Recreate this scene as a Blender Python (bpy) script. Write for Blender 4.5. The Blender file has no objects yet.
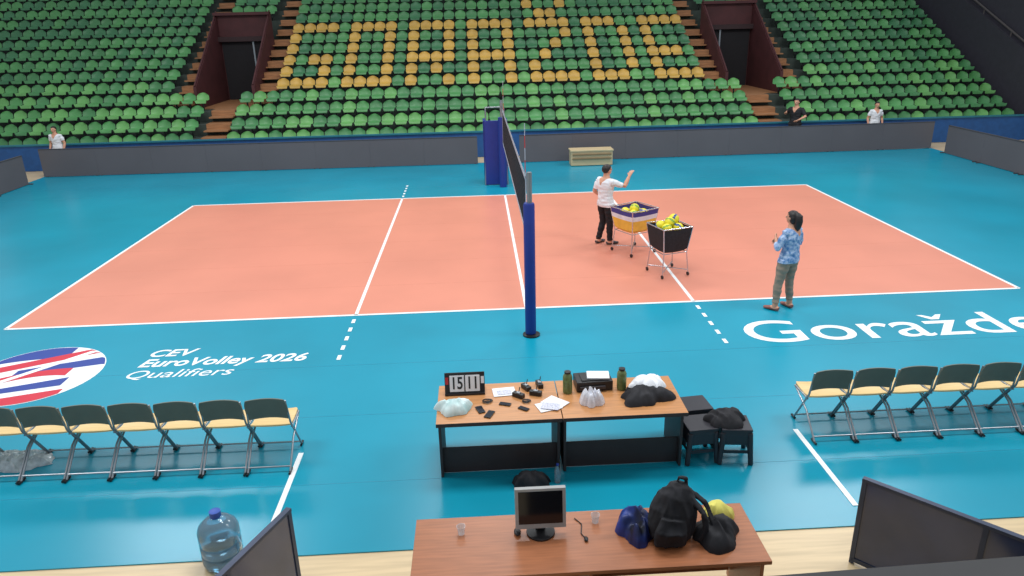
import bpy, math, random
from mathutils import Vector, Matrix, noise
random.seed(7)
sc=bpy.context.scene
sc.view_settings.view_transform='Standard'
sc.view_settings.look='None'
V=Vector
def lin(c): 
    return tuple(((x/255)/12.92 if x/255<=.04045 else ((x/255+.055)/1.055)**2.4) for x in c)
MATS={}
def mat(name,col,rough=.5,metal=0,var=.08,scale=6,trans=0,alpha=1,bump=0,kind='noise',spec=.5,col2=None):
    if name in MATS: return MATS[name]
    m=bpy.data.materials.new(name);m.use_nodes=True;nt=m.node_tree;b=nt.nodes['Principled BSDF']
    l=lin(col)
    tc=nt.nodes.new('ShaderNodeTexCoord');mp=nt.nodes.new('ShaderNodeMapping')
    nt.links.new(tc.outputs['Object'],mp.inputs[0])
    if kind=='wood':
        mp.inputs['Scale'].default_value=(1,12,12)
    n=nt.nodes.new('ShaderNodeTexNoise');n.inputs['Scale'].default_value=scale;n.inputs['Detail'].default_value=4
    nt.links.new(mp.outputs[0],n.inputs['Vector'])
    r=nt.nodes.new('ShaderNodeValToRGB')
    c2=lin(col2) if col2 else None
    r.color_ramp.elements[0].position=.35;r.color_ramp.elements[1].position=.65
    if c2:
        r.color_ramp.elements[0].color=(*c2,1);r.color_ramp.elements[1].color=(*l,1)
    else:
        r.color_ramp.elements[0].color=(*[x*(1-var) for x in l],1)
        r.color_ramp.elements[1].color=(*[min(1,x*(1+var)) for x in l],1)
    nt.links.new(n.outputs[0],r.inputs[0]);nt.links.new(r.outputs[0],b.inputs['Base Color'])
    b.inputs['Roughness'].default_value=rough;b.inputs['Metallic'].default_value=metal
    b.inputs['Specular IOR Level'].default_value=spec
    b.inputs['Transmission Weight'].default_value=trans;b.inputs['Alpha'].default_value=alpha
    if bump:
        bp=nt.nodes.new('ShaderNodeBump');bp.inputs['Strength'].default_value=bump
        nt.links.new(n.outputs[0],bp.inputs['Height']);nt.links.new(bp.outputs[0],b.inputs['Normal'])
    MATS[name]=m;return m

class M:
    def __init__(s): s.v=[];s.f=[];s.mi=[];s.m=[]
    def add(s,vs,fs,m):
        if m not in s.m: s.m.append(m)
        k=s.m.index(m);o=len(s.v);s.v+= [tuple(x) for x in vs]
        for f in fs: s.f.append(tuple(i+o for i in f));s.mi.append(k)
    def box(s,c,sz,m,rot=None):
        c=V(c);vs=[]
        for z in(-.5,.5):
            for y in(-.5,.5):
                for x in(-.5,.5):
                    p=V((x*sz[0],y*sz[1],z*sz[2]))
                    if rot is not None: p=(Matrix.Rotation(rot,3,'Z') if isinstance(rot,(int,float)) else rot)@p
                    vs.append(c+p)
        s.add(vs,[(0,2,3,1),(4,5,7,6),(0,1,5,4),(2,6,7,3),(0,4,6,2),(1,3,7,5)],m)
    def tube(s,pts,rad,m,seg=10,up=None):
        pts=[V(p) for p in pts];n=len(pts)
        if not isinstance(rad,list): rad=[rad]*n
        vs=[];fs=[];px=None
        for i,p in enumerate(pts):
            t=(pts[min(i+1,n-1)]-pts[max(i-1,0)]).normalized()
            u=V(up) if up is not None else (V((0,0,1)) if abs(t.z)<.9 else V((0,1,0)))
            x=t.cross(u)
            if x.length<1e-4: x=t.cross(V((.1,1,.2)))
            x.normalize()
            if px is not None and x.dot(px)<0: x=-x
            px=x;y=x.cross(t).normalized()
            r=rad[i];rx,ry=(r,r) if isinstance(r,(int,float)) else r
            for k in range(seg):
                a=2*math.pi*k/seg;vs.append(p+x*rx*math.cos(a)+y*ry*math.sin(a))
        for i in range(n-1):
            for k in range(seg):
                k2=(k+1)%seg;fs.append((i*seg+k,i*seg+k2,(i+1)*seg+k2,(i+1)*seg+k))
        fs.append(tuple(range(seg))[::-1]);fs.append(tuple((n-1)*seg+k for k in range(seg)))
        s.add(vs,fs,m)
    def ell(s,c,r,m,seg=14,rings=8,rot=None,filt=None):
        c=V(c);r=(r,r,r) if isinstance(r,(int,float)) else r
        vs=[];fs=[]
        for i in range(rings+1):
            th=math.pi*i/rings
            for k in range(seg):
                a=2*math.pi*k/seg
                p=V((r[0]*math.sin(th)*math.cos(a),r[1]*math.sin(th)*math.sin(a),r[2]*math.cos(th)))
                if rot is not None:p=rot@p
                vs.append(c+p)
        for i in range(rings):
            for k in range(seg):
                k2=(k+1)%seg
                q=(i*seg+k,(i+1)*seg+k,(i+1)*seg+k2,i*seg+k2)
                if filt:
                    cc=sum((vs[j] for j in q),V((0,0,0)))/4-c
                    if not filt(cc): continue
                fs.append(q)
        s.add(vs,fs,m)
    def lathe(s,c,prof,m,seg=20):
        c=V(c);vs=[];fs=[]
        for r,z in prof:
            for k in range(seg):
                a=2*math.pi*k/seg;vs.append(c+V((r*math.cos(a),r*math.sin(a),z)))
        for i in range(len(prof)-1):
            for k in range(seg):
                k2=(k+1)%seg;fs.append((i*seg+k,i*seg+k2,(i+1)*seg+k2,(i+1)*seg+k))
        s.add(vs,fs,m)
    def poly(s,pts,m): s.add(pts,[tuple(range(len(pts)))],m)
    def obj(s,name,smooth=False,bevel=0,origin=None,parent=None):
        me=bpy.data.meshes.new(name)
        o0=V(origin) if origin else V((0,0,0))
        me.from_pydata([tuple(V(p)-o0) for p in s.v],[],s.f)
        for m in s.m: me.materials.append(m)
        me.polygons.foreach_set('material_index',s.mi)
        if smooth: me.polygons.foreach_set('use_smooth',[True]*len(s.f))
        me.validate();me.update()
        o=bpy.data.objects.new(name,me);sc.collection.objects.link(o);o.location=o0
        if smooth:
            try: me.set_sharp_from_angle(angle=math.radians(40))
            except Exception: pass
        if bevel:
            b=o.modifiers.new('bevel','BEVEL');b.width=bevel;b.segments=2;b.limit_method='ANGLE'
        if parent: o.parent=parent
        return o
def empty(name,loc=(0,0,0)):
    e=bpy.data.objects.new(name,None);sc.collection.objects.link(e);e.location=loc;e.empty_display_size=.1;return e

def remeshed(mm,name,voxel,smooth_it=4,noise_amp=0,noise_sc=8,crease=0,aniso=(1,1,1)):
    o=mm.obj(name)
    r=o.modifiers.new('r','REMESH');r.mode='VOXEL';r.voxel_size=voxel;r.use_smooth_shade=True
    s=o.modifiers.new('s','SMOOTH');s.iterations=smooth_it;s.factor=.5
    dg=bpy.context.evaluated_depsgraph_get();dg.update()
    me=bpy.data.meshes.new_from_object(o.evaluated_get(dg))
    bpy.data.objects.remove(o)
    if noise_amp:
        me.update()
        nn=[v.normal.copy() for v in me.vertices]
        for v,n in zip(me.vertices,nn):
            q=V((v.co.x*aniso[0],v.co.y*aniso[1],v.co.z*aniso[2]))
            d=.4*noise.noise(q*noise_sc)
            if crease: d-=crease*(abs(noise.noise(q*noise_sc*1.2+V((9,3,1))))-.25)
            v.co+=n*d*noise_amp
    me.polygons.foreach_set('use_smooth',[True]*len(me.polygons))
    no=bpy.data.objects.new(name,me);sc.collection.objects.link(no)
    return no
def lump(name,mm,m,voxel=.015,amp=.01,scale=9,crease=1.0,matfn=None,mats=None,smooth_it=3,zmin=None,aniso=(1,1,1)):
    o=remeshed(mm,name,voxel,smooth_it,amp,scale,crease,aniso)
    me=o.data;me.materials.clear()
    for x in (mats or [m]): me.materials.append(x)
    if zmin is not None:
        for v in me.vertices:
            if v.co.z<zmin: v.co.z=zmin
    for p in me.polygons: p.material_index=matfn(p.center) if matfn else 0
    return o
def crumple(name,x,y,w,d,h,m,z,rz=0,fold=.6,seed=0,sc_=9,pts=.25):
    """heaped cloth: irregular outline, ridged folds, closed flat underside"""
    RN,SN=26,84;cr,sr=math.cos(rz),math.sin(rz)
    top=[]
    for i in range(RN+1):
        t=i/RN
        for k in range(SN):
            a=2*math.pi*k/SN
            ro=1+pts*noise.noise(V((math.cos(a)*1.6+seed,math.sin(a)*1.6,seed*.7)))*1.6+.07*noise.noise(V((math.cos(a)*6,math.sin(a)*6,seed)))
            px=math.cos(a)*t*ro*w/2;py=math.sin(a)*t*ro*d/2
            q=V((px*sc_+seed*3,py*sc_*.55,seed))
            wv=noise.noise(q*1.0)*.8
            rg=1-abs(noise.noise(V((q.x+wv,q.y+wv,q.z))))*2.4
            rg2=1-abs(noise.noise(V((q.y*2.2,q.x*1.8+wv,q.z+5))))*2.4
            env=max(0,1-t**2.6)**.7
            hh=h*env*(1-fold+fold*(.75*rg+.25*rg2))+.006*(1-t**8)
            if hh<.002: hh=.002
            if i==RN: hh=0
            top.append((x+px*cr-py*sr,y+px*sr+py*cr,z+.001+hh))
    fs=[]
    for i in range(RN):
        for k in range(SN):
            k2=(k+1)%SN;fs.append((i*SN+k,(i+1)*SN+k,(i+1)*SN+k2,i*SN+k2))
    g=M();g.add(top,fs,m);g.add(top[RN*SN:],[tuple(range(SN))[::-1]],m)
    o=g.obj(name);o.data.polygons.foreach_set('use_smooth',[True]*len(o.data.polygons));return o

# ---------------- camera
R=V((.9984,-.0515,-.0231));U=V((.0394,.3433,.9386));F=V((.0403,.938,-.3448))
cam=bpy.data.objects.new('camera',bpy.data.cameras.new('camera'));sc.collection.objects.link(cam)
F.normalize();R=(R-F*R.dot(F)).normalized();U=R.cross(F)
cam.matrix_world=Matrix((( R.x,U.x,-F.x,-.7593),(R.y,U.y,-F.y,-11.9223),(R.z,U.z,-F.z,4.7794),(0,0,0,1)))
cam.data.sensor_width=36;cam.data.lens=725.3/1024*36;cam.data.clip_end=200
sc.camera=cam

# ---------------- materials
teal=mat('teal_sports_mat',(14,146,172),.27,var=.09,scale=.35)
orange=mat('orange_court_mat',(222,142,119),.36,var=.045,scale=.5)
white=mat('white_paint',(240,244,244),.45,var=.02)
wood_floor=mat('beech_parquet',(212,188,148),.35,kind='wood',scale=1.2,var=.1)
barrier=mat('grey_barrier_fabric',(92,88,92),.8,var=.05,scale=.6)
barrier_edge=mat('barrier_edge',(68,65,69),.7)
blue_wall=mat('blue_painted_wall',(26,80,140),.6,var=.1)
concrete=mat('dark_concrete',(58,68,62),.85,var=.15,scale=4)
stairs_w=mat('stair_wood',(160,112,74),.6,kind='wood',scale=2,var=.2)
maroon=mat('maroon_wall',(76,36,38),.7,var=.15,scale=2)
dark=mat('dark_interior',(26,24,28),.8)
navyb=mat('post_pad_blue',(28,50,134),.5,var=.05)
steel=mat('grey_steel',(150,155,160),.35,.7,var=.03)
chrome=mat('bright_steel',(200,200,205),.25,.9,var=.02)
black=mat('black_plastic',(24,24,27),.45,var=.1)
blackfab=mat('black_fabric',(28,28,33),.8,var=.3,scale=20)
tabletop=mat('table_laminate',(192,134,84),.35,kind='wood',scale=3,var=.12)
desktop=mat('desk_laminate',(164,102,66),.35,kind='wood',scale=3,var=.12)
tabledark=mat('table_panel_dark',(50,44,46),.6,var=.1)
ply=mat('seat_plywood',(226,194,134),.4,kind='wood',scale=4,var=.08)
olive=mat('chair_back_olive',(98,102,90),.5,var=.06)
skin=mat('skin',(205,150,122),.55,var=.05,scale=12)
hair_d=mat('dark_hair',(30,24,24),.5,var=.4,scale=50)
paper=mat('white_paper',(232,234,238),.6,var=.02)

# ---------------- floor
f=M();f.box((0,4,-.06),(60,40,.1),wood_floor);f.obj('floor')
f=M();f.box((0,4.1,-.005),(32.2,20.5,.014),teal);f.obj('sports_floor_mat')
f=M();f.box((0,4.5,.0035),(18,9,.003),orange);f.obj('volleyball_court_surface')
f=M()
Zl=.0065
def ln(x0,y0,x1,y1,w=.06):
    f.box(((x0+x1)/2,(y0+y1)/2,Zl),(max(abs(x1-x0),w),max(abs(y1-y0),w),.003),white)
ln(-9,0,9,0);ln(-9,9,9,9);ln(-9,0,-9,9);ln(9,0,9,9);ln(0,0,0,9);ln(-3,0,-3,9);ln(3,0,3,9)
for sx in(-3,3):
    for k in range(5):
        ln(sx,-.2-.36*k,sx,-.36-.36*k); ln(sx,9.2+.36*k,sx,9.36+.36*k)
    ln(sx,-4.35,sx,-5.85)
f.obj('court_line_markings')
f=M()
seam=mat('mat_seam',(14,136,162),.4)
for y in (-5,-3.5,-2,10.5,12): f.box((0,y,.0025),(32,.01,.001),seam)
seam2=mat('court_seam',(212,132,110),.4)
for y in (1.5,3,4.5,6,7.5): f.box((0,y,.0052),(18,.012,.0006),seam2)
f.obj('trim_mat_seams')

# logo
lr=mat('logo_red',(206,44,64),.5,var=.02);lb=mat('logo_blue',(40,66,150),.5,var=.02)
f=M();cx,cy,rr=-7.5,-1.86,.97
f.lathe((cx,cy,.003),[(0,.003),(rr,.003),(rr,0)],white,48)
def clip_band(fn0,fn1,m,x0,x1,z):
    n=24;vs=[];fs=[]
    for i in range(n+1):
        x=x0+(x1-x0)*i/n
        h=math.sqrt(max(0,(rr*.985)**2-x*x))
        a=max(-h,min(h,fn0(x)));b=max(-h,min(h,fn1(x)))
        vs+= [(cx+x,cy+a,z),(cx+x,cy+b,z)]
    for i in range(n): fs.append((2*i,2*i+2,2*i+3,2*i+1))
    f.add(vs,fs,m)
clip_band(lambda x:.55-.25*x*x,lambda x:.95,lb,-.9,.2,.0075)
clip_band(lambda x:.38+.5*x,lambda x:.62+.5*x,lr,-.75,.95,.0078)
clip_band(lambda x:.05+.25*x,lambda x:.26+.35*x,lb,-.3,.97,.008)
clip_band(lambda x:-.1-.5*x*x+.3*x,lambda x:.1-.3*x*x+.3*x,lr,-.97,.5,.0082)
clip_band(lambda x:-.55+.25*x,lambda x:-.35+.35*x,lb,-.97,.6,.0084)
clip_band(lambda x:-.95,lambda x:-.72+.3*x,lr,-.6,.7,.0086)
clip_band(lambda x:.1+1.1*x,lambda x:.25+1.1*x,white,-.97,.97,.009)
f.obj('round_floor_logo')
def ftext(name,s,x0,x1,y,cap,shear=0,bold=0):
    c=bpy.data.curves.new(name,'FONT');c.body=s;c.size=1;c.shear=shear;c.offset=bold;c.extrude=0.001;c.resolution_u=6
    o=bpy.data.objects.new(name,c);sc.collection.objects.link(o)
    dg=bpy.context.evaluated_depsgraph_get();dg.update()
    me=bpy.data.meshes.new_from_object(o.evaluated_get(dg));bpy.data.objects.remove(o)
    xs=[v.co.x for v in me.vertices]
    mn,mx=min(xs),max(xs);sx=(x1-x0)/(mx-mn);sy=cap/.72
    for v in me.vertices: v.co.x=(v.co.x-mn)*sx;v.co.y*=sy
    me.materials.clear();me.materials.append(white)
    o=bpy.data.objects.new(name,me);sc.collection.objects.link(o);o.location=(x0,y,.005)
    return o
ftext('floor_lettering','CEV',-6.0,-5.28,-1.40,.25,.25,.02)
ftext('floor_lettering','EuroVolley 2026',-6.02,-3.5,-1.76,.27,.25,.022)
ftext('floor_lettering','Qualifiers',-6.05,-4.5,-2.14,.26,.25,0)
ftext('floor_lettering','Gora\u017ede',3.42,8.35,-1.84,.88,0,.004)

# ---------------- barriers
def barrier_run(p0,p1,h=.97,pan=2.0):
    p0=V(p0);p1=V(p1);L=(p1-p0).length;n=max(1,round(L/pan));d=(p1-p0)/n;ang=math.atan2(d.y,d.x)
    b=M()
    for i in range(n):
        c=p0+d*(i+.5)
        b.box((c.x,c.y,h/2+.01),(d.length-.003,.06,h-.02),barrier,ang)
        b.box((c.x,c.y,h),(d.length-.004,.075,.025),barrier_edge,ang)
        for s in(-.45,.45):
            q=c+d*s;b.box((q.x,q.y+.12,.02),(.05,.3,.03),barrier_edge,ang)
    return b.obj('advertising_barrier')
barrier_run((-16.05,14.3,0),(-.75,14.15,0))
barrier_run((.75,14.15,0),(16.05,14.35,0))
barrier_run((-15.9,13.0,0),(-15.8,3,0))
barrier_run((15.95,13.3,0),(15.85,1.3,0))

# ---------------- stands
XL,XR=-25,20.6;N=15;Y0=15.7;Z0=.45;DY=.8;DZ=.42
st=M();sw=M()
def seg(n):
    if n<4: return [(XL,-11.25),(-10.3,10.3),(11.25,XR)],[(-11.25,-10.3),(10.3,11.25)]
    if n<9: return [(XL,-12.85),(-8.9,8.9),(12.85,XR)],[(-12.85,-12.1),(-9.65,-8.9),(8.9,9.65),(12.1,12.85)]
    return [(XL,-12.85),(-12.1,-9.65),(-8.9,8.9),(9.65,12.1),(12.85,XR)],[(-12.85,-12.1),(-9.65,-8.9),(8.9,9.65),(12.1,12.85)]
for n in range(N):
    y=Y0+DY*n;z=Z0+DZ*n;a,b=seg(n)
    for x0,x1 in a: st.box(((x0+x1)/2,y+DY/2,z/2),(x1-x0,DY,z),concrete)
    for x0,x1 in b:
        st.box(((x0+x1)/2,y+DY/2,z/2-.02),(x1-x0,DY,z-.04),concrete)
        sw.box(((x0+x1)/2,y+DY/2,z),(x1-x0-.02,DY-.01,.05),stairs_w)
        if n:
            sw.box(((x0+x1)/2,y,z-.12),(x1-x0-.02,.03,.2),stairs_w)
            sw.box(((x0+x1)/2,y-.2,z-.21),(x1-x0-.02,.4,.05),stairs_w)
st.obj('grandstand_terrace');sw.obj('aisle_stairs')
b=M();b.box(((XL+XR)/2,15.62,.46),(XR-XL,.1,.92),blue_wall);b.box(((XL+XR)/2,15.6,.94),(XR-XL,.16,.05),mat('rail_teal',(30,110,130),.5));b.obj('wall_stand_front')
b=M();b.box((-2,28.2,5),(50,.3,10),dark);b.obj('wall_back')
b=M();xw=20.75
vs=[(xw,15.6,0),(xw,28,0),(xw,28,8.4),(xw,15.6,2.7)];vs+=[(x+.25,y,z) for x,y,z in vs]
endw=mat('charcoal_wall',(50,48,58),.7)
b.add(vs,[(0,1,2,3),(7,6,5,4),(3,2,6,7),(0,3,7,4),(1,5,6,2),(0,4,5,1)],endw)
rl=mat('rail_dark',(90,84,84),.5,.4)
b.tube([(xw+.1,15.7,2.95),(xw+.1,27.9,8.6)],.04,rl,8)
for k in range(7): b.tube([(xw+.1,16+1.9*k,2.7+.88*k),(xw+.1,16+1.9*k,3.08+.88*k)],.025,rl,8)
b.box((24.5,21.5,3),(7,13,6),endw);b.obj('wall_right')
for sx in(-1,1):
    b=M();xc=sx*10.87;W=2.42;y0=Y0+4*DY;y1=Y0+9*DY;zf=Z0+3*DZ
    b.box((xc,(y0+y1)/2,zf/2),(W,y1-y0,zf),concrete)
    b.box((xc,(y0+y1)/2,zf+.01),(W-.1,y1-y0,.02),stairs_w)
    for s in(-1,1):
        x=xc+s*(W/2-.05)
        za=Z0+4*DZ+.45;zb=Z0+9*DZ+1.2
        vs=[(x-.06,y0,zf),(x-.06,y1,zf),(x-.06,y1,zb),(x-.06,y0,za)];vs+=[(q[0]+.12,q[1],q[2]) for q in vs]
        b.add(vs,[(3,2,1,0),(4,5,6,7),(3,7,6,2),(0,4,7,3),(1,2,6,5),(0,1,5,4)],maroon)
        b.tube([(x,y0,za+.05),(x,y1,zb+.05)],.035,maroon,8)
    b.box((xc,y1-.05,(zb+zf)/2),(W,.12,zb-zf),maroon)
    b.box((xc,y1-.15,zf+1.25),(W-.35,.1,2.5),dark)
    b.box((xc-sx*.35,y1-.22,zf+1.25),(.07,.07,2.5),steel)
    b.box((xc,y1-.25,zf+2.62),(W-.2,.4,.2),mat('tunnel_lintel',(50,30,32),.7))
    b.box((xc,y1-.2,zb-.05),(W,.3,.12),maroon)
    b.obj('stand_entrance_tunnel')
# seats
gr=[mat('seat_green_a',(74,134,84),.42,var=.12,scale=1.5),mat('seat_green_b',(82,146,86),.42,var=.12,scale=1.5),mat('seat_green_c',(62,120,80),.42,var=.12,scale=1.5),mat('seat_green_d',(104,164,94),.42,var=.12,scale=1.5)]
yel=mat('seat_yellow',(200,162,76),.45,var=.15,scale=1.5)
prof=[(-.37,.30,.19),(-.37,.385,.23),(-.2,.37,.24),(-.04,.385,.24),(.02,.46,.245),(.05,.56,.24),(.065,.64,.215),(.07,.69,.15)]
FONT={'G':"1111 1000 1000 1011 1001 1111",'O':"1111 1001 1001 1001 1001 1111",'R':"1111 1001 1001 1111 1010 1001",'A':"1111 1001 1001 1111 1001 1001",'Z':"1111 0001 0010 0100 1000 1111",'D':"1110 1001 1001 1001 1001 1110",'E':"1111 1000 1000 1110 1000 1111"}
cells=set()
for li,ch in enumerate("GORAZDE"):
    for r,row in enumerate(FONT[ch].split()):
        for c,bit in enumerate(row):
            if bit=='1': cells.add((9-r,li*5+c))
cells|={(10,21),(10,22),(11,20),(11,23)}
S=M();legm=mat('seat_bracket',(50,56,54),.5,.5)
S.m=gr+[yel,legm]
def seat(x,y,z,m):
    vs=[];fs=[]
    for i,(py,pz,w) in enumerate(prof):
        for k in range(7):
            s=(k-3)/3
            vs.append((x+s*w,y+py-(.07*s*s if i>3 else 0),z+pz+(.035*s*s if 1<=i<=3 else 0)-(.04*s*s if i>5 else 0)))
    for i in range(len(prof)-1):
        for k in range(6): fs.append((i*7+k,i*7+k+1,(i+1)*7+k+1,(i+1)*7+k))
    S.add(vs,fs,m)
    S.box((x,y-.12,z+.18),(.05,.05,.36),legm)
for n in range(N):
    y=Y0+DY*n+.45;z=Z0+DZ*n;a,_=seg(n)
    for x0,x1 in a:
        L=x1-x0
        if 2<L<3 and n<11: continue
        k=int(L/.52)
        for i in range(k):
            x=(x0+x1)/2+(i-(k-1)/2)*.52
            m=random.choice(gr[:2]+gr[3:] if n<5 else gr[:3])
            if x0==-8.9 and (n,i) in cells: m=yel
            seat(x,y,z,m)
o=S.obj('stadium_seats');o.data.polygons.foreach_set('use_smooth',[True]*len(o.data.polygons))

# ---------------- net & posts
g=M();py=-1.17
g.lathe((0,py,0.005),[(0,0),(.14,0),(.14,.02),(.06,.035)],black,20)
g.lathe((-.01,py,0.04),[(.0,0),(.082,0),(.088,.02),(.088,2.12),(.075,2.15),(0,2.15)],navyb,20)
g.tube([(0,py,.04),(0,py,2.66)],.04,steel,14)
g.box((0,py+.06,2.5),(.08,.06,.26),steel)
g.obj('net_post',smooth=True)
g=M();fy=10.15
g.tube([(0,fy,0.005),(0,fy,2.6)],.045,steel,14)
g.box((0,fy-.06,2.44),(.08,.06,.2),steel)
g.lathe((0,fy,0.005),[(.0,0),(.11,0),(.11,2.1),(0,2.1)],navyb,16)
g.obj('net_post',smooth=True)
g=M()
for a in(-1,1):
    for c in(-1,1):
        g.tube([(-.19+a*.34,10.8+c*.35,0.005),(-.19+a*.28,10.8+c*.28,1.35)],.03,steel,8)
g.box((-.19,10.46,1.0),(.66,.09,1.95),navyb)
for a in(-1,1): g.box((-.19+a*.33,10.8,1.0),(.08,.6,1.95),navyb)
g.box((-.19,10.85,1.3),(.6,.6,.05),black)
for a in(-1,1): g.tube([(-.19+a*.28,11.1,1.3),(-.19+a*.28,11.1,2.3),(-.19+a*.28,10.6,2.3),(-.19+a*.28,10.6,1.3)],.022,steel,8)
g.tube([(-.47,11.1,2.3),(.09,11.1,2.3)],.022,steel,8)
for k in range(4): g.tube([(-.45,11.15,.3+.3*k),(.07,11.15,.3+.3*k)],.018,steel,8)
g.obj('referee_stand',bevel=.01)
g=M();netm=mat('net_cord',(40,42,48),.8);band=mat('net_band',(176,182,194),.6)
ya,yb=-.35,9.35
y=ya
while y<=yb+.001: g.box((0,y,1.93),(.006,.006,1.0),netm);y+=.1
for i in range(11): g.box((0,(ya+yb)/2,1.43+.1*i),(.006,yb-ya,.006),netm)
g.box((0,(ya+yb)/2,2.40),(.012,yb-ya,.07),band);g.box((0,(ya+yb)/2,1.45),(.012,yb-ya,.05),band)
for yy in (ya,yb): g.box((0,yy,1.93),(.012,.05,1.0),band)
g.tube([(0,py+.1,2.43),(0,fy-.1,2.43)],.006,netm,6);g.tube([(0,py+.1,1.43),(0,fy-.12,1.43)],.005,netm,6)
rw=[band,mat('antenna_red',(200,40,40),.5)]
for yy in(0,9):
    for i in range(9): g.tube([(.02,yy,1.43+.2*i),(.02,yy,1.63+.2*i)],.006,rw[i%2],6)
g.obj('volleyball_net')

# podium box
g=M();pw=mat('podium_wood',(200,178,138),.5,kind='wood',scale=3)
g.box((3.2,13.35,.53),(1.5,.6,.05),pw);g.box((3.2,13.1,.27),(1.44,.03,.5),pw);g.box((3.2,13.6,.27),(1.44,.03,.5),pw)
for a in(-1,1): g.box((3.2+a*.71,13.35,.27),(.03,.52,.5),pw)
g.box((3.2,13.05,.40),(1.36,.03,.05),mat('podium_slot',(130,106,72),.6));g.box((3.2,13.05,.26),(1.36,.03,.05),MATS['podium_slot'])
g.obj('wooden_podium',bevel=.008)

# ---------------- chairs
def chair(x,y,rz=0):
    c=M()
    vs=[];fs=[];nx=8;nz=5
    for side in(0,1):
        for j in range(nz+1):
            for i in range(nx+1):
                s=i/nx*2-1;t=j/nz
                w=.238*(1-.10*max(0,(t-.6)/.4)**2-.06*max(0,(.25-t)/.25)**2)
                vs.append((s*w,.015-.07*t-.045*s*s+(.018 if side else 0),.55+.28*t))
    st=(nx+1)*(nz+1)
    for j in range(nz):
        for i in range(nx):
            a=j*(nx+1)+i;q=(a,a+1,a+nx+2,a+nx+1)
            fs.append(q);fs.append(tuple(v+st for v in q[::-1]))
    def rim(lst):
        for a,b_ in zip(lst[:-1],lst[1:]): fs.append((a,b_,b_+st,a+st))
    rim([i for i in range(nx+1)]);rim([nz*(nx+1)+i for i in range(nx+1)]);rim([j*(nx+1) for j in range(nz+1)]);rim([j*(nx+1)+nx for j in range(nz+1)])
    c.add(vs,fs,olive)
    vs=[];fs=[];pr=[(.0,.455),(.12,.435),(.26,.44),(.36,.45),(.42,.435)]
    for side in(0,1):
        for (yy,zz) in pr:
            for i in range(7):
                s=i/6*2-1;vs.append((s*(.23 if yy<.39 else .20),yy,zz+.012*s*s-(.018 if side else 0)))
    st=35
    for j in range(4):
        for i in range(6):
            a=j*7+i;q=(a,a+1,a+8,a+7);fs.append(q);fs.append(tuple(v+st for v in q[::-1]))
    rim(list(range(7)));rim([28+i for i in range(7)]);rim([j*7 for j in range(5)]);rim([j*7+6 for j in range(5)])
    c.add(vs,fs,ply)
    for s in(-1,1):
        X=s*.238
        c.tube([(X*.93,-.06,.80),(X,-.02,.5),(X,.30,.012)],.012,steel,8)
        c.tube([(X,.36,.43),(X,.0,.28),(X,-.30,.012)],.012,steel,8)
        c.tube([(X,-.34,.014),(X,-.22,.014)],.014,black,8);c.tube([(X,.26,.014),(X,.36,.014)],.014,black,8)
        c.tube([(X,-.0,.43),(X,.36,.43)],.011,steel,8)
    c.tube([(-.238,-.25,.06),(.238,-.25,.06)],.010,steel,8)
    c.tube([(-.238,.27,.06),(.238,.27,.06)],.010,steel,8)
    c.tube([(-.238,.36,.43),(.238,.36,.43)],.010,steel,8)
    o=c.obj('team_bench_chair',smooth=True);o.location=(x,y,.008);o.rotation_euler=(0,0,rz)
for i in range(8): chair(-3.27-.51*i,-4.46+.012*i,.0)
for i in range(7): chair(3.33+.51*i,-4.38,.0)

# ---------------- tables
def table(x0,x1):
    t=M();xc=(x0+x1)/2;w=x1-x0
    t.box((xc,-4.66,.735),(w,.88,.03),tabletop)
    t.box((xc,-5.103,.73),(w,.006,.045),tabledark)
    for s in(-1,1): t.box((xc+s*(w/2-.03),-4.66,.362),(.03,.66,.714),tabledark)
    t.box((xc,-4.9,.17),(w-.09,.02,.32),tabledark)
    t.tube([(x0+.04,-4.4,.42),(x1-.04,-4.4,.42)],.015,steel,8)
    return t.obj('scorer_table',bevel=.004)
table(-1.32,.045);table(.055,1.42)
t=M();t.box((0.01,-7.05,.735),(2.84,.74,.035),desktop);
for x in(-1.35,0,1.37): t.box((x,-7.05,.362),(.03,.68,.71),desktop)
t.box((0,-6.76,.4),(2.7,.02,.6),desktop);t.obj('office_desk',bevel=.004)
T=.7535
# flip scoreboard
rx=Matrix.Rotation(-.2,3,'X');sx0,sy0=-1.01,-4.42
def rp(dx,dy,dz): return V((sx0,sy0,T+.13))+rx@V((dx,dy,dz))
g=M();g.box(rp(0,0,0),(.46,.025,.24),black,rx)
for dx in(-.09,.09): g.box(rp(dx,-.017,-.005),(.165,.01,.19),paper,rx)
red=mat('red_card',(190,40,45),.5)
for dx in(-.205,.205): g.box(rp(dx,-.017,.03),(.035,.01,.08),red if dx<0 else paper,rx)
g.box((sx0,sy0+.03,T+.01),(.46,.2,.02),black)
e=g.obj('flip_scoreboard')
for s,dx in(("15",-.09),("11",.09)):
    c=bpy.data.curves.new('digits','FONT');c.body=s;c.size=.2;c.align_x='CENTER';c.align_y='CENTER';c.extrude=.001;c.offset=.004
    o=bpy.data.objects.new('digits',c);sc.collection.objects.link(o);c.materials.append(black)
    o.location=rp(dx,-.0235,-.005);o.rotation_euler=(math.radians(90)-.2,0,0);o.parent=e;o.scale=(.72,1,1)
crumple('folded_towel',-1.13,-4.8,.38,.30,.13,mat('pale_mint_cloth',(222,234,232),.85,var=.05,col2=(164,198,198),scale=5),T,.1,.45,3,7)
def sheet(name,x,y,w,d,rz,m=paper,z=T):
    g=M();g.box((x,y,z+.003),(w,d,.004),m,rz);return g.obj(name)
sheet('paper_sheet',-.56,-4.45,.26,.2,.1);sheet('paper_sheet',-.08,-4.83,.26,.2,.3);sheet('paper_sheet',.0,-4.76,.2,.26,.8,z=T+.005)
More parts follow.
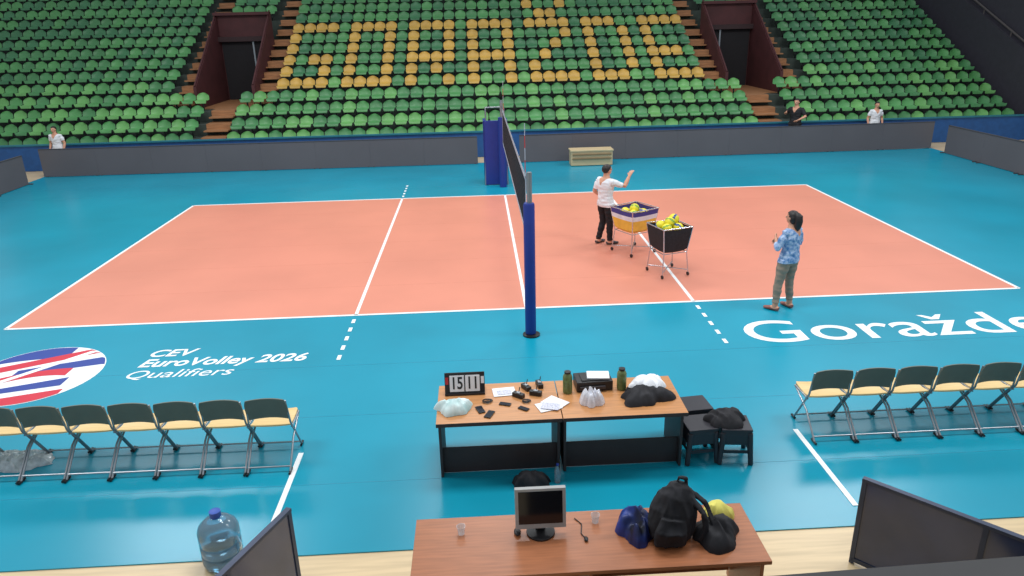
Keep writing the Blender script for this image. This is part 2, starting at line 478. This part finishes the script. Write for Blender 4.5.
sheet('score_sheet',-.06,-4.85,.2,.14,-.3,mat('grey_print_paper',(170,172,190),.6,col2=(225,225,235),scale=60),z=T+.01)
sheet('score_sheet',-.56,-4.47,.16,.1,.1,MATS['grey_print_paper'],z=T+.005)
def phone(x,y,rz,w=.075,d=.15):
    g=M();g.box((x,y,T+.006),(w,d,.01),black,rz);g.box((x,y,T+.0115),(w*.9,d*.9,.001),mat('phone_glass',(30,32,40),.1),rz);g.obj('mobile_phone',bevel=.003)
phone(-.84,-4.84,.3);phone(-.74,-4.95,-.4);phone(-.36,-4.86,.9,.06,.12);phone(-.56,-4.74,1.2,.06,.13)
def coil(name,x,y,r,m,z=T,turns=3):
    pts=[]
    for i in range(turns*14+1):
        a=i/14*2*math.pi;q=r*(1-.12*i/14+.15*math.sin(a*1.7));pts.append((x+q*math.cos(a),y+q*.75*math.sin(a),z+.008+.003*(i/14)))
    g=M();g.tube(pts,.005,m,6);g.obj(name,smooth=True)
coil('black_cable',-.76,-4.66,.06,black);coil('black_cable',-.32,-4.7,.05,black)
for (x,y,rz) in((-.30,-4.40,.5),(-.2,-4.55,1.2),(-.14,-4.34,.2),(-.4,-4.58,.9)):
    g=M();g.box((x,y,T+.025),(.06,.14,.05),black,rz);g.box((x,y,T+.055),(.04,.05,.012),steel,rz);g.tube([(x,y,T+.04),(x+.02,y+.05,T+.10)],.006,black,6);g.obj('walkie_talkie',bevel=.008)
om=mat('olive_bottle',(96,112,66),.35,var=.25,scale=30)
for x,y in((.17,-4.52),(.80,-4.50)):
    g=M();g.lathe((x,y,T),[(0,0),(.052,0),(.055,.02),(.055,.2),(.045,.225),(.035,.235),(.035,.25),(0,.25)],om,20);g.lathe((x,y,T+.245),[(.038,0),(.038,.02),(0,.02)],black,16);g.obj('drinking_bottle',smooth=True)
g=M();g.box((.48,-4.40,T+.06),(.42,.26,.12),black,.05);g.box((.48,-4.40,T+.125),(.3,.2,.012),black,.05);g.box((.46,-4.54,T+.05),(.3,.03,.04),tabledark,.05)
g.box((.54,-4.40,T+.14),(.26,.18,.02),paper,-.1);g.obj('printer',bevel=.01)
crumple('plastic_bag',.40,-4.8,.24,.22,.2,mat('clear_plastic',(228,230,238),.15,alpha=.9,var=.1,scale=40),T,0,.4,11,11)
crumple('black_jacket',1.02,-4.72,.60,.42,.14,blackfab,T,.0,.45,5,6)
crumple('white_tshirt',1.10,-4.58,.40,.30,.10,mat('white_cloth',(232,234,238),.8),T+.09,.3,.35,8,6)
crumple('small_black_bag',-.32,-5.2,.4,.2,.17,blackfab,.004,0,.35,13,7)
def pbottle(x,y):
    g=M();g.lathe((x,y,.005),[(0,0),(.032,0),(.034,.02),(.034,.15),(.014,.2),(.014,.22),(0,.22)],mat('pet_plastic',(200,215,225),.08,trans=.8),16);g.lathe((x,y,.215),[(.016,0),(.016,.02),(0,.02)],navyb,12);g.obj('water_bottle',smooth=True)
pbottle(-.02,-5.18)
# stools
sm=mat('stool_plastic',(44,43,50),.45)
def stool(x,y,rz,z0=.005):
    g=M();h=.44
    g.box((0,0,h-.015),(.34,.34,.03),sm);g.box((0,0,h-.055),(.33,.33,.06),sm)
    for a in(-1,1):
        for c in(-1,1):
            g.tube([(a*.145,c*.145,h-.05),(a*.175,c*.175,.0)],[.035,.03],sm,8)
    for a in(-1,1):
        for (zc,hh) in((.32,.16),(.15,.04)):
            w=.32
            g.box((a*.155,0,zc),(.015,w,hh),sm);g.box((0,a*.155,zc),(w,.015,hh),sm)
    o=g.obj('plastic_stool',bevel=.008);o.location=(x,y,z0);o.rotation_euler=(0,0,rz);return o
stool(1.64,-4.80,.08);stool(2.04,-4.84,-.12);stool(1.72,-4.36,.1)
crumple('dark_jacket',1.96,-4.8,.46,.36,.14,blackfab,.447,.1,.4,21,6)

# ---------------- desk items
g=M();ry=-6.93;x=-.355;mr=Matrix.Rotation(-.12,3,'X')
def q_(dx,dy,dz): return V((x,ry,T+.25))+mr@V((dx,dy,dz))
g.box(q_(0,0,0),(.42,.045,.36),mat('monitor_bezel',(158,158,156),.35),mr)
g.box(q_(0,-.0235,.01),(.365,.003,.295),mat('screen_black',(18,20,25),.12),mr)
g.box(q_(0,.05,0),(.26,.07,.22),black,mr);g.box((x,ry+.03,T+.06),(.08,.04,.12),black)
g.lathe((x,ry,T),[(0,.0),(.12,0),(.12,.015),(0,.025)],black,20);g.obj('computer_monitor',bevel=.006)
g=M();g.ell((-.55,-6.93,T+.018),(.03,.05,.018),black);o=g.obj('computer_mouse',smooth=True)
cupm=mat('cup_plastic',(225,228,230),.1,alpha=.35)
for x,y in((-1.02,-6.90),(.12,-6.84)):
    g=M();g.lathe((x,y,T),[(0,.002),(.027,.002),(.037,.08),(.039,.08),(.036,.078),(.026,.004)],cupm,18);g.obj('plastic_cup',smooth=True)
g=M();g.tube([(-.05,-6.78,T+.006),(.0,-6.86,T+.006),(-.02,-6.98,T+.006),(.01,-7.05,T+.006)],.0045,black,6);g.ell((.01,-7.06,T+.013),(.018,.03,.012),black)
g.obj('black_cable',smooth=True)
# backpack
g=M();B=white
ax=[(.70,-7.08,T+.03),(.71,-7.07,T+.12),(.73,-7.05,T+.25),(.76,-7.02,T+.36),(.79,-7.0,T+.44),(.80,-6.99,T+.47)]
g.tube(ax,[(.18,.12),(.20,.14),(.195,.135),(.16,.115),(.10,.07),(.03,.03)],B,20,up=(0,1,0))
g.tube([(.67,-7.2,T+.03),(.67,-7.21,T+.15),(.69,-7.18,T+.25)],[(.13,.05),(.13,.055),(.10,.03)],B,16,up=(0,1,0))
g.tube([(.75,-7.0,T+.46),(.77,-7.0,T+.52),(.83,-7.0,T+.51),(.84,-7.0,T+.43)],.013,B,8)
g.tube([(.87,-7.07,T+.36),(.95,-7.14,T+.27),(.97,-7.17,T+.12),(.93,-7.17,T+.03)],[(.03,.012)]*4,B,10)
g.tube([(.86,-6.96,T+.38),(1.0,-7.0,T+.27),(1.07,-7.1,T+.1),(1.08,-7.14,T+.02)],[(.03,.012)]*4,B,10)
lump('backpack',g,None,.0075,.02,9,1.0,mats=[blackfab],zmin=T,smooth_it=2,aniso=(1.3,1.3,.6))
crumple('black_jacket',1.07,-7.08,.40,.36,.17,blackfab,T,.4,.4,31,6)
crumple('drawstring_bag',.44,-6.98,.27,.36,.24,mat('navy_nylon',(30,58,140),.5,col2=(18,20,30),scale=5),T,.2,.4,33,7)
crumple('yellow_shirt',1.17,-6.84,.28,.2,.15,mat('yellow_cloth',(228,218,110),.8),T,0,.4,41,7)

# ---------------- foreground rails and gates
gl=mat('smoked_panel',(48,60,90),.15,var=.2,scale=1.5,spec=.9);fr=mat('gate_frame',(66,74,94),.4,.5)
def gate(p0,p1,h=.9,n=2):
    p0=V((*p0,0));p1=V((*p1,0));d=p1-p0;ang=math.atan2(d.y,d.x)
    g=M()
    for i in range(n+1):
        q=p0+d*i/n;g.box((q.x,q.y,h/2),(.04,.04,h),fr,ang)
    for i in range(n):
        c=p0+d*(i+.5)/n;g.box((c.x,c.y,h/2+.02),(d.length/n-.03,.02,h-.08),gl,ang)
    c=p0+d*.5
    g.box((c.x,c.y,h),(d.length+.04,.05,.03),fr,ang);g.box((c.x,c.y,.04),(d.length,.04,.04),fr,ang)
    g.obj('barrier_gate')
gate((2.56,-6.64),(3.85,-8.0));gate((-2.50,-6.66),(-3.1,-8.05),n=2)
g=M();pa=.03;g.box((3.1,-8.2,.62),(7,.12,1.24),mat('parapet_dark',(34,32,38),.6),pa);g.box((3.1,-8.2,1.27),(7,.2,.05),black,pa);g.obj('wall_front_parapet')

# water jug
g=M();cx,cy=-3.33,-6.17
bt=mat('jug_clear_blue',(160,202,224),.08,trans=.7,var=.02)
g.lathe((cx,cy,.003),[(0,0),(.16,0),(.18,.02),(.187,.05),(.187,.12),(.176,.135),(.187,.15),(.187,.23),(.176,.245),(.187,.26),(.187,.37),(.17,.42),(.11,.48),(.045,.51),(.04,.55)],bt,32)
g.lathe((cx,cy,.02),[(0,0),(.16,0),(.17,.03),(.17,.18),(0,.18)],mat('water',(130,168,186),.05,trans=.9),24)
g.lathe((cx,cy,.545),[(.05,-.03),(.052,.0),(.052,.03),(.03,.035),(0,.035)],mat('cap_blue',(40,80,170),.4),20)
g.tube([(cx+.17,cy-.05,.15),(cx+.21,cy-.07,.2),(cx+.21,cy-.07,.27),(cx+.17,cy-.05,.32)],.014,bt,10)
g.obj('water_jug',smooth=True)
fm=mat('silver_film',(214,222,226),.2,alpha=.6,var=.25,scale=14,spec=1)
crumple('plastic_film_wrap',-6.35,-4.28,.95,.42,.14,fm,.006,0,.6,51,9)

# ---------------- ball carts
yb=mat('ball_yellow',(235,220,50),.45,var=.05);yg=mat('ball_blue',(40,80,150),.45);yn=mat('ball_green',(130,170,60),.45)
def cart(x,y,rz,cols,balls,W=.62):
    g=M();zt,zb=.98,.50;wt,wb=W/2,W*.36
    levels=[(zt,wt,cols[0]),(zt-.10,wt*.98,cols[1]),(zt-.20,wt*.94,cols[2]),(zb+.06,wb*1.15,cols[2]),(zb,wb*.9,cols[2])]
    seg=5
    def ring(z,w,sag):
        pts=[]
        for s in range(4):
            for k in range(seg):
                t=k/seg*2-1
                p=[(t*w,-w),(w,t*w),(-t*w,w),(-w,-t*w)][s]
                pts.append(V((p[0],p[1],z-sag*(1-t*t))))
        return pts
    for i in range(len(levels)-1):
        a=ring(levels[i][0],levels[i][1],.012);b_=ring(levels[i+1][0],levels[i+1][1],.012)
        n=len(a);g.add(a+b_,[(k,(k+1)%n,n+(k+1)%n,n+k) for k in range(n)],levels[i][2])
    g.poly(ring(zb,wb*.9,.012),cols[2])
    for a in(-1,1):
        for c in(-1,1):
            g.tube([(a*wt,c*wt,zt+.02),(a*wb*1.1,c*wb*1.1,.48),(a*wt*.9,c*wt*.9,.09)],.012,chrome,8)
            g.tube([(a*wt*.9-.012,c*wt*.9,.04),(a*wt*.9+.012,c*wt*.9,.04)],.038,black,12,up=(0,0,1))
            g.tube([(a*wt*.9,c*wt*.9,.1),(a*wt*.9,c*wt*.9,.05)],.01,chrome,8)
        g.tube([(a*wt,-wt,zt+.01),(a*wt,wt,zt+.01)],.011,chrome,8);g.tube([(-wt,a*wt,zt+.01),(wt,a*wt,zt+.01)],.011,chrome,8)
        g.tube([(a*wb*1.1,-wb*1.1,.48),(a*wb*1.1,wb*1.1,.48)],.01,chrome,8);g.tube([(-wb*1.1,a*wb*1.1,.48),(wb*1.1,a*wb*1.1,.48)],.01,chrome,8)
        g.tube([(a*wt*.9,-wt*.9,.12),(-a*wt*.9,wt*.9,.12)],.009,chrome,8)
    for j,(bx,by,bz,mm) in enumerate(balls):
        g.ell((bx,by,bz),.105,mm,16,10)
        q=V((math.sin(j*2.1),math.cos(j*1.3),.6)).normalized()
        g.ell((bx,by,bz),.1058,yg if j%2 else yn,20,14,filt=lambda c:abs(c.dot(q))<.02)
    o=g.obj('ball_cart',smooth=True);o.location=(x,y,.008);o.rotation_euler=(0,0,rz)
wh=mat('cart_white',(222,222,228),.7);yl=mat('cart_yellow',(232,186,70),.7);pu=mat('cart_blue',(62,58,130),.7)
bl=[(-.13,-.12,.9,yb),(.12,-.12,.89,yb),(.12,.13,.9,yb),(-.12,.13,.9,yb),(0,0,.99,yb)]
cart(2.55,3.08,.5,[pu,wh,yl],[(a*1.1,b_*1.1,c-.03,m) for a,b_,c,m in bl],.72)
cart(2.92,1.58,.3,[blackfab,blackfab,blackfab],[(a,b_,c+.05,m) for a,b_,c,m in bl]+[(.12,.05,1.08,yb)],.64)

# ---------------- people
def human(name,loc,rz,H,J,mats,cut,hairlen,female=False,voxel=.007,wide=1.0):
    s=H/1.8
    E=empty(name,loc)
    m=M();w=white
    fw=.88 if female else 1
    rings=[(.86,.150,.105),(.93,.168 if not female else .172,.12),(1.02,.165,.118),(1.12,.150*fw,.105),(1.22,.158*fw,.112),(1.33,.18*fw,.122),(1.42,.186*fw,.115),(1.475,.14*fw,.085),(1.51,.075,.068),(1.56,.056,.058),(1.62,.055,.058)]
    m.tube([(0,(-.01 if z<1.1 else -.015 if z<1.5 else .0),z) for z,_,_ in rings],[(a,b) for _,a,b in rings],w,24,up=(0,1,0))
    hip={1:V((.09,0,.92)),-1:V((-.09,0,.92))}
    bones=[]
    for sd in(1,-1):
        kn=V(J['knee'][sd]);an=V(J['ankle'][sd]);h=hip[sd]
        m.tube([h+V((0,0,.03)),h.lerp(kn,.35),h.lerp(kn,.75),kn,kn.lerp(an,.3),kn.lerp(an,.7),an],[.098,.09,.068,.062,.062,.05,.044],w,16)
        fd=V(J['foot'][sd]).normalized()
        m.tube([an+V((0,0,-.0))-fd*.07+V((0,0,-.045)),an-fd*.03+V((0,0,-.04)),an+fd*.05+V((0,0,-.045)),an+fd*.13+V((0,0,-.058)),an+fd*.185+V((0,0,-.064))],[(.03,.034),(.038,.045),(.042,.042),(.045,.028),(.03,.02)],w,14,up=(0,0,1))
        m.tube([an+V((0,0,.02)),an+V((0,0,-.05))],.042,w,12)
        bones+= [(h,kn,.08,'leg'),(kn,an,.055,'calf'),(an-fd*.06+V((0,0,-.06)),an+fd*.18+V((0,0,-.065)),.035,'foot')]
        sh=V((sd*.175*fw,-.01,1.435));el=V(J['elbow'][sd]);wr=V(J['wrist'][sd])
        m.tube([V((sd*.10,-.01,1.43)),sh,sh.lerp(el,.3),sh.lerp(el,.75),el,el.lerp(wr,.3),el.lerp(wr,.75),wr],[.06,.062*fw,.056*fw,.046*fw,.042*fw,.042*fw,.033*fw,.027*fw],w,14)
        d=(wr-el).normalized();n=V(J['palm'][sd]);n=(n-d*n.dot(d)).normalized();sx=d.cross(n)
        m.tube([wr-d*.01,wr+d*.03,wr+d*.09],[(.024,.02),(.038,.016),(.042,.014)],w,12,up=n)
        for k,(off,L) in enumerate(((-.032,.07),(-.011,.08),(.011,.076),(.032,.06))):
            b0=wr+d*.085+sx*off;b1=b0+d*L*.55+n*.008+sx*off*.15;b2=b1+d*L*.4+n*.022
            m.tube([b0-d*.02,b0,b1,b2],[.010,.010,.009,.008],w,8)
        b0=wr+d*.03+sx*.028;b1=b0+sx*.03+d*.03+n*.012;b2=b1+d*.03+sx*.008+n*.01
        m.tube([b0,b1,b2],[.013,.011,.009],w,8)
        bones+= [(sh,el,.055,'uarm'),(el,wr,.04,'farm'),(wr,wr+d*.16,.03,'hand')]
    hc=V((0,.015,1.685));hp=V(J.get('headdir',(0,1,0))).normalized()
    hr=Matrix.Rotation(math.atan2(-hp.x,hp.y),3,'Z')@Matrix.Rotation(J.get('nod',0),3,'X')
    m.ell(hc+hr@V((0,-.01,.01)),(.074,.093,.1),w,20,14,rot=hr)
    m.ell(hc+hr@V((0,.025,-.055)),(.052,.062,.062),w,16,10,rot=hr)
    m.ell(hc+hr@V((0,.096,-.02)),(.013,.02,.024),w,10,8,rot=hr)
    m.ell(hc+hr@V((0,.082,-.06)),(.024,.012,.009),w,10,8,rot=hr)
    for sd in(1,-1): m.ell(hc+hr@V((sd*.077,-.005,-.015)),(.012,.02,.032),w,10,8,rot=hr)
    bones+= [(hc+V((0,0,.03)),hc+V((0,.03,-.06)),.08,'head'),(V((0,0,1.53)),V((0,0,1.6)),.05,'head')]
    body=remeshed(m,'body',voxel,3)
    me=body.data
    me.materials.clear()
    for x in mats: me.materials.append(x)
    def segd(p,a,b):
        ab=b-a;t=max(0,min(1,(p-a).dot(ab)/ab.dot(ab)));return (p-(a+ab*t)).length,t
    for pl in me.polygons:
        p=pl.center;best=(9,None,0)
        for a,b,r,l in bones:
            dd,t=segd(p,a,b)
            if dd-r<best[0]: best=(dd-r,l,t)
        l,t=best[1],best[2]
        if .9<p.z<1.5 and abs(p.x)<.2*fw and best[1]!='head':
            q=math.hypot(p.x/(.165*fw),(p.y+.012)/.115)
            if (q-1)*.12<best[0]: l='torso'
        k=0
        if l=='torso' : k=1 if p.z>cut['hem'] else 2
        elif l=='leg': k=1 if p.z>cut['hem'] else 2
        elif l=='calf': k=2 if p.z>cut.get('pant',.1) else 0
        elif l=='foot': k=3
        elif l=='uarm': k=1 if t<cut['sleeve'] else 0
        elif l=='farm': k=1 if 1+t<cut['sleeve'] else 0
        pl.material_index=k
    me.update()
    vm={}
    for pl in me.polygons:
        if pl.material_index in(1,2):
            for vi in pl.vertices: vm[vi]=max(vm.get(vi,0),.012 if pl.material_index==1 else .005)
    nn={i:me.vertices[i].normal.copy() for i in vm}
    for i,a in vm.items():
        v=me.vertices[i];v.co+=nn[i]*(a+.012*noise.noise(V((v.co.x*9,v.co.y*9,v.co.z*16)))) 
    body.parent=E;body.scale=(s*wide,s*wide,s)
    h=M();hm=hair_d
    def hf(c):
        q=hr.inverted()@c
        return not (q.y>.035 and q.z<.045) and not(q.z<-.03 and q.y>-.03)
    h.ell(hc+hr@V((0,-.013,.014)),(.082,.101,.106),hm,24,18,rot=hr,filt=hf)
    h.ell(hc+hr@V((0,-.013,.014)),(.079,.098,.103),hm,24,18,rot=hr,filt=hf)
    if hairlen:
        h.tube([hc+V((0,-.07,.07)),hc+V((0,-.11,.03)),hc+V((0,-.12,-.06)),hc+V((0,-.11,-.16)),hc+V((0,-.10,-.23))],[.04,.06,.06,.05,.018],hm,14)
        h.ell(hc+V((0,-.04,-.02)),(.085,.07,.11),hm)
    ho=h.obj('hair',smooth=True);ho.parent=E;ho.scale=(s*wide,s*wide,s)
    ey=M()
    for sd in(1,-1): ey.ell(hc+hr@V((sd*.03,.078,.0)),(.011,.008,.007),black,10,8,rot=hr)
    eo=ey.obj('eyes',smooth=True);eo.parent=E;eo.scale=(s*wide,s*wide,s)
    E.rotation_euler=(0,0,rz)
    return E
def pose(**k):
    J=dict(knee={1:(.10,.02,.5),-1:(-.10,.02,.5)},ankle={1:(.11,-.02,.09),-1:(-.11,-.02,.09)},foot={1:(.2,1,0),-1:(-.2,1,0)},
      elbow={1:(.25,-.04,1.15),-1:(-.25,-.04,1.15)},wrist={1:(.25,.07,.91),-1:(-.25,.07,.91)},palm={1:(-1,.2,0),-1:(1,.2,0)})
    J.update(k);return J
wt=mat('white_tee',(228,230,234),.8,var=.04);bk=mat('black_trousers',(22,22,28),.8);sh=mat('trainer_grey',(60,60,66),.6)
human('standing_man',(2.05,3.74,.008),math.radians(-60),1.8,pose(elbow={1:(.24,.24,1.33),-1:(-.27,-.06,1.17)},wrist={1:(.2,.38,1.52),-1:(-.24,.12,1.0)},palm={1:(-.3,1,.4),-1:(1,.2,0)},ankle={1:(.1,.03,.09),-1:(-.11,-.08,.09)}),[skin,wt,bk,sh],dict(hem=.88,sleeve=.75),0,wide=1.18)
fl=mat('floral_blouse',(78,128,184),.7,col2=(186,202,226),scale=20);kh=mat('khaki_trousers',(146,130,114),.8);sd=mat('sandals',(150,90,80),.6)
human('standing_woman',(4.42,-.5,.003),math.radians(30),1.74,pose(elbow={1:(.27,.02,1.17),-1:(-.27,.02,1.17)},wrist={1:(.06,.20,1.19),-1:(-.05,.23,1.24)},palm={1:(0,-1,0),-1:(0,-1,0)},ankle={1:(.12,-.02,.09),-1:(-.17,.03,.09)},knee={1:(.1,.02,.5),-1:(-.13,.04,.5)},headdir=(-.1,1,0)),[skin,fl,kh,sd],dict(hem=.90,sleeve=1.5,pant=.16),1,True,wide=1.12)
human('steward_in_white',(-15.75,15.0,-.005),math.radians(170),1.68,pose(),[skin,wt,bk,sh],dict(hem=.9,sleeve=.6),0,voxel=.014,wide=1.15)
human('steward_in_black',(11.1,15.0,-.005),math.radians(130),1.88,pose(elbow={1:(.33,.0,1.25),-1:(-.3,.0,1.2)},wrist={1:(.22,.2,1.32),-1:(-.2,.2,1.1)}),[skin,blackfab,bk,sh],dict(hem=.9,sleeve=.8),0,voxel=.014,wide=1.2)
human('steward_in_white',(14.15,15.0,-.005),math.radians(180),1.68,pose(),[skin,wt,bk,sh],dict(hem=.9,sleeve=.6),0,voxel=.014,wide=1.15)

# ---------------- lights
def area(x,y,z,e,sz,rot=(0,0,0)):
    l=bpy.data.lights.new('ceiling_light','AREA');l.energy=e;l.shape='RECTANGLE';l.size=sz[0];l.size_y=sz[1];l.color=(.98,.99,1)
    o=bpy.data.objects.new('ceiling_light',l);sc.collection.objects.link(o);o.location=(x,y,z);o.rotation_euler=rot
for x in(-11,0,11):
    for y in(-3,9): area(x,y,12,700,(5,2.5))
w=bpy.data.worlds.new('world');sc.world=w;w.use_nodes=True
w.node_tree.nodes['Background'].inputs[0].default_value=(.84,.92,1,1);w.node_tree.nodes['Background'].inputs[1].default_value=.52
